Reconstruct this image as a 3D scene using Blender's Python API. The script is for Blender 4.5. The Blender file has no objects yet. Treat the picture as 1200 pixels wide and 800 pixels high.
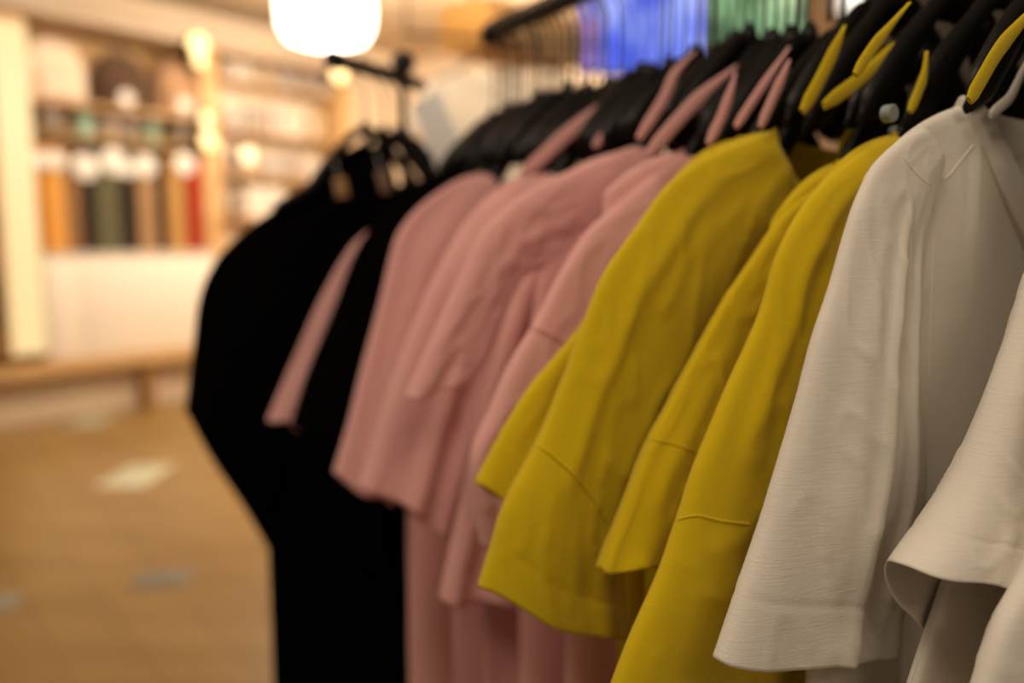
import bpy, bmesh, math, random
from mathutils import Vector, Matrix, noise
random.seed(7)
C = bpy.context.scene
COL = C.collection
V = Vector
CAMH = 1.3

# ------------------------------------------------------------------ camera, world, exposure
F = 1000.0                       # focal length in pixels of a 1200 wide frame
PITCH = math.atan(.12)
cd = bpy.data.cameras.new('camera'); cam = bpy.data.objects.new('camera', cd); COL.objects.link(cam)
cam.location = (0, 0, CAMH); cam.rotation_euler = (math.pi/2-PITCH, 0, 0)
cd.sensor_width = 36; cd.lens = 36*F/1200; cd.clip_start = .02
cd.dof.use_dof = True; cd.dof.focus_distance = .50; cd.dof.aperture_fstop = 2.2
C.camera = cam
C.view_settings.view_transform = 'Standard'; C.view_settings.look = 'None'
C.view_settings.exposure = 0.0; C.view_settings.gamma = 1; C.view_settings.use_curve_mapping = False
w_ = bpy.data.worlds.new('world'); C.world = w_; w_.use_nodes = True
w_.node_tree.nodes['Background'].inputs[0].default_value = (1, .80, .60, 1)
w_.node_tree.nodes['Background'].inputs[1].default_value = .16

def area(name, loc, target, sx, sy, power, col):
    l = bpy.data.lights.new(name, 'AREA'); l.shape = 'RECTANGLE'; l.size = sx; l.size_y = sy
    l.energy = power; l.color = col
    o = bpy.data.objects.new(name, l); COL.objects.link(o); o.location = loc
    o.rotation_euler = (V(target)-V(loc)).to_track_quat('-Z', 'Y').to_euler()
    return o
area('ceiling_light_over_rack', (-.55, -.15, 2.9), (.2, .75, 1.2), .9, .6, 21, (1, .83, .64))
area('fill_light_behind', (.9, -1.7, 2.9), (.4, .6, 1.1), 1.2, .6, 13, (1, .82, .62))  # added fill behind the camera, lightens the shirt sides facing it
area('fill_light_middle', (-.5, 2.6, 3.05), (.1, 4.2, 2.0), 1.0, .5, 55, (1, .80, .58))  # added fill to brighten the wooden box and the pale t-shirts
area('ceiling_light_aisle', (-1.6, 1.8, 3.0), (-.3, 1.2, 1.2), 1.0, .6, 14, (1, .81, .60))
area('ceiling_light_shelves', (-.9, 4.6, 3.05), (-2.6, 7.2, 1.3), 2.2, .7, 105, (1, .80, .58))
area('ceiling_light_far', (.2, 6.6, 3.05), (-.5, 9.2, 2.2), 1.4, .7, 85, (1, .82, .62))

# ------------------------------------------------------------------ measuring helpers
def ray(x, y):
    a = (x-600)/F; b = -(y-400)/F
    return V((a, math.cos(PITCH)+b*math.sin(PITCH), -math.sin(PITCH)+b*math.cos(PITCH)))
def at(x, y, depth):
    r = ray(x, y); return r*(depth/r.y)+V((0, 0, CAMH))
RA = math.atan(.57*math.cos(PITCH))
D = V((-math.sin(RA), math.cos(RA), 0)); Wd = V((-math.cos(RA), -math.sin(RA), 0))
E0 = at(575, 40, 1.4)
RAILZ = E0.z
YAW = math.atan2(Wd.y, Wd.x)
def R(s): return V((E0.x-D.x*s, E0.y-D.y*s, 0))
def unp(s, x, y, P=None):        # a point of a garment's plane: sideways distance, height over the floor
    r = ray(x, y); P = P or R(s)
    q = r*((P.x*D.x+P.y*D.y)/(r.x*D.x+r.y*D.y))
    return ((q.x-P.x)*Wd.x+(q.y-P.y)*Wd.y, q.z+CAMH)
WP = V((-3.72, 6.2, 0)); WD = V((.617, .787, 0)).normalized(); WN = V((WD.y, -WD.x, 0)); WYAW = math.atan2(WD.y, WD.x)
def wpt(x, y, off=0):            # a point of the shelving wall: distance along it, height
    r = ray(x, y); P = WP+WN*off
    q = r*((P.dot(WN))/(r.x*WN.x+r.y*WN.y))
    return ((q-WP).xy.dot(WD.xy), q.z+CAMH)
def wloc(t, off, z): p = WP+WD*t+WN*off; return V((p.x, p.y, z))

# ------------------------------------------------------------------ materials
def mat(name, col, rough=.6, metal=0, emit=None, es=0, sheen=0, spec=.5):
    m = bpy.data.materials.new(name); m.use_nodes = True; b = m.node_tree.nodes['Principled BSDF']
    b.inputs['Base Color'].default_value = (*col, 1); b.inputs['Roughness'].default_value = rough
    b.inputs['Metallic'].default_value = metal; b.inputs['Specular IOR Level'].default_value = spec
    if sheen: b.inputs['Sheen Weight'].default_value = sheen; b.inputs['Sheen Roughness'].default_value = .5
    if emit: b.inputs['Emission Color'].default_value = (*emit, 1); b.inputs['Emission Strength'].default_value = es
    return m
def fabric(name, col, bump=.25, sheen=.15, var=.06):
    m = mat(name, col, .9, sheen=sheen, spec=.15 if sheen else .03); nt = m.node_tree; b = nt.nodes['Principled BSDF']
    tc = nt.nodes.new('ShaderNodeTexCoord')
    mp = nt.nodes.new('ShaderNodeMapping'); mp.inputs['Scale'].default_value = (60, 60, 900)
    nt.links.new(tc.outputs['Object'], mp.inputs[0])
    n = nt.nodes.new('ShaderNodeTexNoise'); n.inputs['Scale'].default_value = 1; n.inputs['Detail'].default_value = 3
    nt.links.new(mp.outputs[0], n.inputs['Vector'])
    mp2 = nt.nodes.new('ShaderNodeMapping'); mp2.inputs['Scale'].default_value = (1300, 1300, 200)
    nt.links.new(tc.outputs['Object'], mp2.inputs[0])
    n2 = nt.nodes.new('ShaderNodeTexNoise'); n2.inputs['Scale'].default_value = 1; nt.links.new(mp2.outputs[0], n2.inputs['Vector'])
    ad = nt.nodes.new('ShaderNodeMath'); ad.operation = 'ADD'
    nt.links.new(n.outputs[0], ad.inputs[0]); nt.links.new(n2.outputs[0], ad.inputs[1])
    bp = nt.nodes.new('ShaderNodeBump'); bp.inputs['Strength'].default_value = bump; bp.inputs['Distance'].default_value = .0006
    nt.links.new(ad.outputs[0], bp.inputs['Height']); nt.links.new(bp.outputs[0], b.inputs['Normal'])
    n3 = nt.nodes.new('ShaderNodeTexNoise'); n3.inputs['Scale'].default_value = 1.0; nt.links.new(mp.outputs[0], n3.inputs['Vector'])
    mx = nt.nodes.new('ShaderNodeMix'); mx.data_type = 'RGBA'
    mx.inputs['A'].default_value = (*[c*(1-var) for c in col], 1); mx.inputs['B'].default_value = (*[min(1, c*(1+var)) for c in col], 1)
    nt.links.new(n3.outputs[0], mx.inputs['Factor']); nt.links.new(mx.outputs['Result'], b.inputs['Base Color'])
    return m
def wood(name, c1, c2, rough=.45, scale=(1.2, 14, 14), planks=None):
    m = mat(name, c1, rough); nt = m.node_tree; b = nt.nodes['Principled BSDF']
    tc = nt.nodes.new('ShaderNodeTexCoord'); mp = nt.nodes.new('ShaderNodeMapping'); mp.inputs['Scale'].default_value = scale
    nt.links.new(tc.outputs['Object'], mp.inputs[0])
    n = nt.nodes.new('ShaderNodeTexNoise'); n.inputs['Scale'].default_value = 1; n.inputs['Detail'].default_value = 5
    nt.links.new(mp.outputs[0], n.inputs['Vector'])
    r = nt.nodes.new('ShaderNodeValToRGB'); r.color_ramp.elements[0].color = (*c1, 1); r.color_ramp.elements[1].color = (*c2, 1)
    r.color_ramp.elements[0].position = .35; r.color_ramp.elements[1].position = .65
    nt.links.new(n.outputs[0], r.inputs[0]); out = r.outputs[0]
    if planks:
        bk = nt.nodes.new('ShaderNodeTexBrick'); bk.inputs['Scale'].default_value = 1
        bk.inputs['Brick Width'].default_value = planks[0]; bk.inputs['Row Height'].default_value = planks[1]
        bk.inputs['Mortar Size'].default_value = .003
        bk.inputs['Color1'].default_value = (1, 1, 1, 1); bk.inputs['Color2'].default_value = (.88, .86, .84, 1); bk.inputs['Mortar'].default_value = (.6, .55, .5, 1)
        mr = nt.nodes.new('ShaderNodeMapping'); mr.inputs['Rotation'].default_value = (0, 0, math.radians(52))
        nt.links.new(tc.outputs['Object'], mr.inputs[0]); nt.links.new(mr.outputs[0], bk.inputs['Vector'])
        mu = nt.nodes.new('ShaderNodeMix'); mu.data_type = 'RGBA'; mu.blend_type = 'MULTIPLY'; mu.inputs['Factor'].default_value = 1
        nt.links.new(out, mu.inputs['A']); nt.links.new(bk.outputs['Color'], mu.inputs['B']); out = mu.outputs['Result']
    nt.links.new(out, b.inputs['Base Color'])
    return m
M = dict(
    white=fabric('white_jersey', (.74, .69, .61), .4, var=.04),
    yellow=fabric('yellow_jersey', (.60, .43, .005), .25),
    pink=fabric('pink_jersey', (.74, .39, .37), .2),
    black=fabric('black_jersey', (.0012, .001, .001), .1, sheen=0),
    plastic=mat('black_hanger_plastic', (.006, .005, .0045), .38, spec=.18),
    blackmetal=mat('black_painted_steel', (.012, .009, .007), .45),
    hookm=mat('dark_hook_steel', (.05, .04, .035), .35, .8),
    card=mat('white_card', (.78, .74, .68), .6),
    marker=mat('size_marker_plastic', (.22, .26, .24), .5),
    tan=mat('tan_card', (.42, .24, .10), .6),
    cream=mat('cream_paint', (.74, .60, .44), .6),
    whitep=mat('white_lacquer', (.85, .78, .68), .4),
    honey=wood('honey_wood', (.50, .29, .115), (.60, .38, .17)),
    brown=wood('brown_wood', (.30, .15, .05), (.40, .22, .08)),
    floor=wood('floor_wood', (.30, .185, .055), (.37, .235, .08), .36, (1.0, 5, 1), planks=(2.2, .22)),
    ceil=mat('ceiling_paint', (.55, .42, .28), .8),
)
M['yellow_thread'] = fabric('yellow_seam', (.50, .32, .004), .1)

# ------------------------------------------------------------------ mesh helpers
def link(name, me, m, parent=None, loc=None, smooth=True):
    o = bpy.data.objects.new(name, me); COL.objects.link(o)
    if m:
        me.materials.append(m)
    if smooth:
        for p in me.polygons: p.use_smooth = True
    if parent: o.parent = parent
    if loc is not None: o.location = loc
    return o
def from_py(name, vs, fs, m, parent=None, loc=None, smooth=True, solid=0, merge=False):
    me = bpy.data.meshes.new(name); me.from_pydata([tuple(v) for v in vs], [], fs)
    bm = bmesh.new(); bm.from_mesh(me)
    if merge: bmesh.ops.remove_doubles(bm, verts=bm.verts, dist=1e-5)
    bmesh.ops.recalc_face_normals(bm, faces=bm.faces); bm.to_mesh(me); bm.free(); me.update()
    o = link(name, me, m, parent, loc, smooth)
    if solid:
        md = o.modifiers.new('solid', 'SOLIDIFY'); md.thickness = solid; md.offset = 0
    return o
def tag(o, label=None, cat=None, group=None, kind=None):
    for k, v in (('label', label), ('category', cat), ('group', group), ('kind', kind)):
        if v: o[k] = v
    return o
def empty(name, loc, rz=0, **kw):
    o = bpy.data.objects.new(name, None); COL.objects.link(o); o.location = loc; o.rotation_euler = (0, 0, rz)
    o.empty_display_size = .05
    return tag(o, **kw)
class MB:
    """collects shapes of one mesh"""
    def __init__(s): s.bm = bmesh.new()
    def box(s, c, d, bev=.004, rz=0, seg=2):
        r = bmesh.ops.create_cube(s.bm, size=1)
        bmesh.ops.scale(s.bm, vec=d, verts=r['verts'])
        es = list({e for v in r['verts'] for e in v.link_edges})
        vs = r['verts']
        if bev:
            g = bmesh.ops.bevel(s.bm, geom=es, offset=min(bev, min(d)*.45), segments=seg, profile=.5, affect='EDGES')
            vs = list({v for f in g['faces'] for v in f.verts} | {v for v in vs if v.is_valid})
            seen = set(vs); st = list(vs)
            while st:
                v = st.pop()
                for e in v.link_edges:
                    q = e.other_vert(v)
                    if q not in seen: seen.add(q); st.append(q)
            vs = list(seen)
        if rz: bmesh.ops.rotate(s.bm, verts=vs, cent=(0, 0, 0), matrix=Matrix.Rotation(rz, 3, 'Z'))
        bmesh.ops.translate(s.bm, vec=c, verts=vs); return s
    def sweep(s, pts, rx, ry=None, up=(0, 0, 1), n=10, caps=True, closed=False):
        """tube along pts; rx, ry: radii across and along `up` (number or list)"""
        ry = ry or rx; N = len(pts); pts = [V(p) for p in pts]; up = V(up)
        g = lambda r, i: r[i] if isinstance(r, (list, tuple)) else r
        rings = []
        for i, p in enumerate(pts):
            if closed: t = pts[(i+1) % N]-pts[i-1]
            else: t = pts[min(i+1, N-1)]-pts[max(i-1, 0)]
            t.normalize(); a = t.cross(up)
            if a.length < 1e-4: a = t.cross(V((1, 0, 0)) if abs(t.x) < .9 else V((0, 1, 0)))
            a.normalize(); b = a.cross(t).normalized()
            rings.append([s.bm.verts.new(p+a*math.cos(k*2*math.pi/n)*g(rx, i)+b*math.sin(k*2*math.pi/n)*g(ry, i)) for k in range(n)])
        for i in range(N if closed else N-1):
            A, B = rings[i], rings[(i+1) % N]
            for k in range(n): s.bm.faces.new((A[k], A[(k+1) % n], B[(k+1) % n], B[k]))
        if caps and not closed:
            s.bm.faces.new(rings[0]); s.bm.faces.new(rings[-1])
        return s
    def lathe(s, prof, c=(0, 0, 0), n=24, axis='Z'):
        mtx = {'Z': Matrix.Identity(3), 'Y': Matrix.Rotation(math.pi/2, 3, 'X'), 'X': Matrix.Rotation(math.pi/2, 3, 'Y')}[axis]
        rings = []
        for r, z in prof:
            rings.append([s.bm.verts.new(mtx @ V((r*math.cos(k*2*math.pi/n), r*math.sin(k*2*math.pi/n), z))+V(c)) for k in range(n)])
        for A, B in zip(rings, rings[1:]):
            for k in range(n): s.bm.faces.new((A[k], A[(k+1) % n], B[(k+1) % n], B[k]))
        s.bm.faces.new(rings[0]); s.bm.faces.new(rings[-1]); return s
    def build(s, name, m, parent=None, loc=None, smooth=True, rz=None):
        bmesh.ops.recalc_face_normals(s.bm, faces=s.bm.faces)
        me = bpy.data.meshes.new(name); s.bm.to_mesh(me); s.bm.free()
        o = link(name, me, m, parent, loc, smooth)
        if smooth:
            try: me.set_sharp_from_angle(angle=math.radians(40))
            except Exception: pass
        if rz is not None: o.rotation_euler = (0, 0, rz)
        return o
def curve(pts, n):
    """Catmull-Rom through pts, n samples evenly by length"""
    pts = [V(p) for p in pts]; P = [pts[0]*2-pts[1]]+pts+[pts[-1]*2-pts[-2]]; dense = []
    for i in range(1, len(P)-2):
        for k in range(16):
            t = k/16; a, b, c, d = P[i-1:i+3]
            dense.append(.5*((2*b)+(c-a)*t+(2*a-5*b+4*c-d)*t*t+(3*b-a-3*c+d)*t**3))
    dense.append(pts[-1]); L = [0]
    for a, b in zip(dense, dense[1:]): L.append(L[-1]+(b-a).length)
    out = []; j = 0
    for i in range(n):
        q = L[-1]*i/(n-1)
        while j < len(L)-2 and L[j+1] < q: j += 1
        f = (q-L[j])/max(1e-9, L[j+1]-L[j]); out.append(dense[j].lerp(dense[j+1], min(1, max(0, f))))
    return out
def sm(a, b, x):
    x = min(1, max(0, (x-a)/(b-a))); return x*x*(3-2*x)
def gs(x, w): return math.exp(-(x/w)**2)

# ------------------------------------------------------------------ the garments
def lobed(f, x, k):          # soft asymmetric fold profile
    return math.sin(x+k*math.sin(x))*f
def dipq(r, vee): return (1-r)**.8 if vee else max(0, 1-r*r)**.5
def make_body(root, m, hem, zn, nk, tip, halfb, seed, fold=.008, tk=.017, dipf=.085, nu=56, nv=80, lean=0., grow=.35, vee=False):
    """front and back of the torso: tip = (u, z) of the shoulder end"""
    rnd = random.Random(seed); us, zs = tip
    ph = [rnd.uniform(0, 6.3) for _ in range(5)]; fr = [rnd.uniform(5, 7), rnd.uniform(10, 13)]
    vs = []; fs = []
    def top(u, front):
        a = abs(u)
        if a < nk:
            q = dipq(a/nk, vee and front)
            return zn-(dipf if front else .022)*q
        t = (a-nk)/(us-nk); return zn+(zs-zn)*t+.006*math.sin(math.pi*t)-.006*t**4
    for side in (1, -1):
        for j in range(nv+1):
            v = (j/nv)
            for i in range(nu+1):
                a = -math.cos(math.pi*i/nu) if False else -1+2*i/nu
                T = top(a*us, side > 0); z = T+(hem-T)*v
                H = us+(halfb-us)*sm(0, grow, v)
                u = a*H
                edge = max(0, 1-a*a)**.5
                neck = abs(a*us) < nk
                env = (.35 if neck else 0)+(.65 if neck else 1)*min(1, (v*4.5))**.6
                y = side*(tk*edge*env+.0015*(1 if neck or v > 0 else 0)*edge)
                g = v**.8
                y += fold*g*edge**.5*(math.sin(fr[0]*a+ph[0]+1.2*v)*.9+math.sin(fr[1]*a+ph[1]-1.5*v)*.55+.3*side*math.sin(fr[1]*1.3*a+ph[2]))
                y += .004*noise.noise(V((u*9, side*3+seed, z*6)))*min(1, v*4)
                u += lean*v*v*.5
                z2 = z+.006*v*math.sin(7*a+ph[3])
                vs.append((u, y, z2))
    n1 = nu+1; off = (nv+1)*n1
    for sd in (0, 1):
        for j in range(nv):
            for i in range(nu):
                q = sd*off+j*n1+i; fs.append((q, q+1, q+n1+1, q+n1))
    return from_py('body', vs, fs, m, root, solid=.0012, merge=True)

def make_sleeve(root, m, O, I, seed, mirror=False, th=(.010, .024), yoff=(.004, .012), fold=.004, pleats=(), seam=None, seamk=0,
                back=0., hemline=.94, wave=.004, nt=100, nc=56, groove=.0, plv=0, openh=0., crease=.0020):
    """tube lofted between the outer edge O and the inner edge I, open at the hem"""
    rnd = random.Random(seed*3+1); ph = [rnd.uniform(0, 6.3) for _ in range(6)]
    Oc = curve([V((p[0], p[1])) for p in O], nt); Ic = curve([V((p[0], p[1])) for p in I], nt)
    vs = []; fs = []
    for j in range(nt):
        t = j/(nt-1)
        dirv = ((Oc[min(j+1, nt-1)]-Oc[max(0, j-1)]).normalized()+(Ic[min(j+1, nt-1)]-Ic[max(0, j-1)]).normalized()).normalized()
        T = th[0]+(th[1]-th[0])*sm(0, 1, t); yo = yoff[0]+(yoff[1]-yoff[0])*sm(0, .6, t)
        for i in range(nc):
            th_ = 2*math.pi*i/nc; c = (1-math.cos(th_))/2; sn = math.sin(th_)
            p = Oc[j].lerp(Ic[j], c)
            y = (abs(sn)**.8)*(1 if sn > 0 else -1)*T*(1-.35*(1-t)*0)
            w = (4*c*(1-c))**.5
            g = .3+.7*t
            y += fold*g*w*(math.sin(7*c+ph[0]+1.5*t)+.6*math.sin(13*c+ph[1]-2*t))
            y += fold*.5*w*noise.noise(V((c*3+seed, sn*.7, t*4)))*2
            q_ = noise.noise(V((c*4+t*2.5+seed*3.1, t*8-c*3.5, sn*.5)))
            y += crease*w*max(0, 1-abs(q_)*3.2)**2*(1 if sn > 0 else -1)*min(1, t*6)
            for (c0, wd, A, t0, t1, drift) in pleats:
                if sn > -.2: y += A*w**.5*gs(c-c0-drift*(t-.5), wd)*sm(t0, t0+.2, t)*(1-sm(t1, t1+.15, t)*(t1 < 1))
            if seam is not None:
                tt = seam+seamk*(c-.5)
                y -= (1 if sn > 0 else -1)*groove*w**.3*gs(t-tt, .008)
                y += (1 if sn > 0 else -1)*groove*.8*w**.3*gs(t-tt-.018, .012)
            if hemline: y -= (1 if sn > 0 else -1)*.0007*w**.3*gs(t-hemline, .006)
            y += openh*sm(.7, 1, t)*w*(1 if sn > 0 else -.6)
            pp = p+dirv*(sm(.6, 1, t)*(back*(1 if sn < 0 else 0)*abs(sn)**.5*sm(0, .45, c)+wave*math.sin(6*c+ph[3])*w))
            vs.append((pp.x*(-1 if mirror else 1), y+yo, pp.y))
    for j in range(nt-1):
        for i in range(nc):
            a = j*nc+i; b = j*nc+(i+1) % nc; fs.append((a, b, b+nc, a+nc))
    # close the top
    fs.append(tuple(range(nc)))
    return from_py('sleeve', vs, fs, m, root, solid=.0013)

from mathutils.bvhtree import BVHTree
def stitch(root, part, m, *lines, rad=.0008):
    """seams lying on the cloth of one garment; each line is a list of photo pixels"""
    bpy.context.view_layer.update(); vs = []; fs = []
    for o in root.children:
        if o.name.split('.')[0] in ('body', 'sleeve'):
            k = len(vs); vs += [o.matrix_world @ v.co for v in o.data.vertices]; fs += [[i+k for i in p.vertices] for p in o.data.polygons]
    t = BVHTree.FromPolygons(vs, fs); par = [o for o in root.children if o.name.split('.')[0] == part][0]
    inv = par.matrix_world.inverted(); cp = V((0, 0, CAMH))
    for L in lines:
        Q = []
        for a in curve([V((x, y, 0)) for x, y in L], 28):
            d = ray(a.x, a.y).normalized(); h, nn, i, ds = t.ray_cast(cp, d)
            if h and (not Q or (h-Q[-1]).length < .03): Q.append(h-d*(rad*.9))
        if len(Q) > 3:
            Q = [Q[0]]+[(Q[i-1]+Q[i]*2+Q[i+1])/4 for i in range(1, len(Q)-1)]+[Q[-1]]
            b = MB(); b.sweep([inv @ q for q in Q], rad, up=(0, 1, .3), n=8); b.build('seam', m, par)

def neckband(root, m, zn, nk, dipf, wd=.010, tk=.0022, front_y=.012, name='neckband', n=44, vee=False, wmin=.30):
    mb = MB(); P = []
    for k in range(n):
        a = 2*math.pi*k/n; u = nk*math.cos(a); sy = math.sin(a)
        dip = dipf if sy > 0 else .022
        P.append((u, sy*front_y, zn+.001-dip*dipq(abs(math.cos(a)), vee and sy > 0)))
    # ribbon standing on the neckline
    rings = []
    for i, p in enumerate(P):
        p = V(p); r = []
        pv, nx = V(P[i-1]), V(P[(i+1) % n]); tg = (nx-pv).normalized(); dd = dipf if p.y > 0 else .022
        upv = V((-p.x/nk**2, 0, (zn+.001-p.z)/dd**2+.12/nk)).normalized()
        upv = (upv-tg*upv.dot(tg)).normalized(); o = tg.cross(upv).normalized()
        if o.y*p.y < 0: o = -o
        wq = wmin+(1-wmin)*abs(math.sin(2*math.pi*i/n))**.7; wd_ = wd; wd = wd*wq
        for (a, b) in ((-wd*.6, tk), (-wd*.2, tk*1.5), (wd*.5, tk*1.3), (wd, tk*.6), (wd, -tk*.6), (wd*.5, -tk), (-wd*.2, -tk), (-wd*.6, -tk)):
            r.append(mb.bm.verts.new(p+upv*a+o*b))
        wd = wd_; rings.append(r)
    for i in range(n):
        A, B = rings[i], rings[(i+1) % n]
        for k in range(8): mb.bm.faces.new((A[k], A[(k+1) % 8], B[(k+1) % 8], B[k]))
    return mb.build(name, m, root)

HPROF = [(0, .188), (.018, .184), (.04, .163), (.07, .128), (.10, .090), (.13, .071), (.150, .060), (.166, .050)]
def hanger_mesh(short=False):
    L = curve([V(p) for p in (HPROF[:4]+([(.092, .100)] if short == 1 else [(.10, .092), (.108, .086)]) if short else HPROF)], 22)
    pts = [V((-p.x, 0, p.y)) for p in L[:0:-1]]+[V((p.x, 0, p.y)) for p in L]
    rx = []; ry = []
    for p in pts:
        e = sm(.07, .166, abs(p.x)); f_ = sm(.03, .07, abs(p.x))
        q_ = 1-.75*sm(.082 if short == 1 else .09, .092 if short == 1 else .108, abs(p.x)) if short else 1-.5*sm(.155, .166, abs(p.x))
        rx.append((.0060-.002*e)*q_); ry.append((.0085+(.006 if short else .002)*f_-.003*e)*q_)
    b = MB(); b.sweep(pts, rx, ry, n=10)
    b.lathe([(.004, -.012), (.009, -.01), (.009, .006), (.005, .014)], (0, 0, .192), 12)
    me = bpy.data.meshes.new('hanger_arm'); bmesh.ops.recalc_face_normals(b.bm, faces=b.bm.faces); b.bm.to_mesh(me); b.bm.free()
    me.materials.append(M['plastic'])
    for p in me.polygons: p.use_smooth = True
    h = MB(); zr = RAILZ-CAMH; r = .019
    P = [(0, 0, .2), (0, 0, zr-.045), (.004, 0, zr-.03)]
    for k in range(12):
        a = math.radians(-60+k*23); P.append((math.cos(a)*r, 0, zr+math.sin(a)*r-.0025))
    h.sweep(curve3(P), .0019, n=8, up=(0, 1, 0))
    mh = bpy.data.meshes.new('hook'); bmesh.ops.recalc_face_normals(h.bm, faces=h.bm.faces); h.bm.to_mesh(mh); h.bm.free()
    mh.materials.append(M['hookm'])
    for p in mh.polygons: p.use_smooth = True
    return me, mh
def curve3(P, k=6):
    P = [V(p) for p in P]; Q = [P[0]*2-P[1]]+P+[P[-1]*2-P[-2]]; out = []
    for i in range(1, len(Q)-2):
        a, b, c, d = Q[i-1:i+3]
        for j in range(k):
            t = j/k; out.append(.5*((2*b)+(c-a)*t+(2*a-5*b+4*c-d)*t*t+(3*b-a-3*c+d)*t**3))
    out.append(P[-1]); return out
HARM, HHOOK = hanger_mesh(); HSHORT, _h = hanger_mesh(True); HMID, _h = hanger_mesh(2)
def hanger(P, label, group='black plastic hangers on the near rail', yaw=0, dz=0, tilt=0, arm=None):
    o = empty('coat_hanger', (P.x, P.y, CAMH+dz), YAW+yaw, label=label, cat='clothes hanger', group=group)
    a = bpy.data.objects.new('hanger_arm', arm or HARM); COL.objects.link(a); a.parent = o
    h = bpy.data.objects.new('hook', HHOOK); COL.objects.link(h); h.parent = o; h.location.z = -dz
    if tilt: a.rotation_euler = (0, tilt, 0)
    return o

def tee(name, label, group, m, s, neckpx=None, zn=.09, nk=.105, tip=(.195, .045), hem=-.60, halfb=.235, O=None, I=None, seed=1,
        sl=None, P=None, yawd=0, body=None, dipf=.085, cat='t-shirt', strips=(), genO=None, hlabel=None, bandw=.010, harm=None, band=None):
    """one garment hanging on its own hanger; O and I are photo measurements of the sleeve's two edges"""
    P = P or R(s)
    base = CAMH+hem
    root = empty(name, (P.x, P.y, base), YAW, label=label, cat=cat, group=group)
    if hlabel: hanger(P, hlabel, dz=zn-.106-(.014 if band else 0), arm=harm)
    L = lambda p: (p[0], p[1]-base)
    lz = CAMH-base
    make_body(root, m, 0, zn+lz, nk, (tip[0], tip[1]+lz), halfb, seed, dipf=dipf, **(body or {}))
    Op = [L(unp(s, x, y, P)) for x, y in O]; Ip = [L(unp(s, x, y, P)) for x, y in I]
    make_sleeve(root, m, Op, Ip, seed, **(sl or {}))
    # far sleeve: the same cut hanging plainly on the other side
    O2 = [(tip[0]-.035, tip[1]+lz+.012), (tip[0]+.01, tip[1]+lz-.012), (tip[0]+.045, tip[1]+lz-.10), (tip[0]+.085, tip[1]+lz-.22)]
    I2 = [(tip[0]-.07, tip[1]+lz-.03), (tip[0]-.055, tip[1]+lz-.10), (tip[0]-.04, tip[1]+lz-.18), (tip[0]-.03, tip[1]+lz-.25)]
    make_sleeve(root, m, O2, I2, seed+9, mirror=True, nt=50, nc=32, th=(.008, .014), yoff=(0, 0), fold=.003)
    neckband(root, m, zn+lz, nk, dipf, wd=bandw, **(band or {}))
    for (pts, wpx, ds) in strips:      # edges of the neckline that run up along the hanger
        Q = []
        for x, y in pts:
            P2 = V((P.x-D.x*ds, P.y-D.y*ds, 0))
            u, z = unp(0, x, y, P2); Q.append(V((u, ds, z-base)))
        dep = P.y
        hw = wpx/F*dep*.5
        C3 = curve3(Q, 6); nn = len(C3)
        b = MB(); b.sweep(C3, .0014, [hw*(.78 if 'pink' in m.name else .95)*min(1, .6+4*k/nn)*(.12+.88*min(1, 2.4*(nn-1-k)/nn)) for k in range(nn)], up=(0, 0, 1), n=12)
        b.build('neck_binding', m, root)
    return root

# ================================================================== SETTING
CEILZ = 3.22
def struct(o): o['kind'] = 'structure'; return o
b = MB(); b.box((-.5, 4.5, -.05), (13, 15, .1), 0); struct(b.build('floor', M['floor'], smooth=False))
b = MB(); b.box((-.5, 6.0, CEILZ+.05), (13, 11, .1), 0); struct(b.build('ceiling', M['ceil'], smooth=False))
wallm = mat('shelf_back_paint', (.62, .42, .22), .7)
b = MB(); b.box((1.1, .05, CEILZ/2), (6.4, .1, CEILZ), 0)
struct(b.build('wall_left', M['cream'], loc=WP+WD*0, smooth=False, rz=WYAW))
CR = WP+WD*4.3                                  # corner with the far wall
b = MB(); b.box((3.4, .05, CEILZ/2), (6.8, .1, CEILZ), 0)
struct(b.build('wall_back', M['cream'], loc=CR, smooth=False, rz=WYAW-math.pi/2))

backdropm = mat('dark_backdrop_matte', (.018, .012, .008), .8)  # added dark sheet behind the hangers, keeps the gaps between them black
q0 = at(1016, 280, 2.6); q1 = at(1016, 280, 2.6)-D*4.2
b = MB(); b.box((0, 0, CEILZ/2), ((q1-q0).length, .1, CEILZ), 0)
struct(b.build('dark_backdrop', backdropm, loc=V(((q0.x+q1.x)/2-Wd.x*.05, (q0.y+q1.y)/2-Wd.y*.05, 0)), smooth=False, rz=YAW+math.pi/2))

# wall frame boxes: local X runs along the shelving wall, local -Y into the room
def wbox(name, t0, t1, o0, o1, z0, z1, m, parent=None, bev=.006, **kw):
    c = wloc((t0+t1)/2, (o0+o1)/2, z0)
    b = MB(); b.box((0, 0, (z1-z0)/2), (t1-t0, o1-o0, z1-z0), bev)
    if parent:
        o = b.build(name, m, parent); o.location = V(((t0+t1)/2-parent['t'], -((o0+o1)/2-parent['o']), z0-parent['z']))
    else:
        o = b.build(name, m, loc=c, rz=WYAW); tag(o, **kw)
    return o
def wroot(name, t, off, z, **kw):
    o = empty(name, wloc(t, off, z), WYAW, **kw); o['t'] = t; o['o'] = off; o['z'] = z; return o

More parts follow.
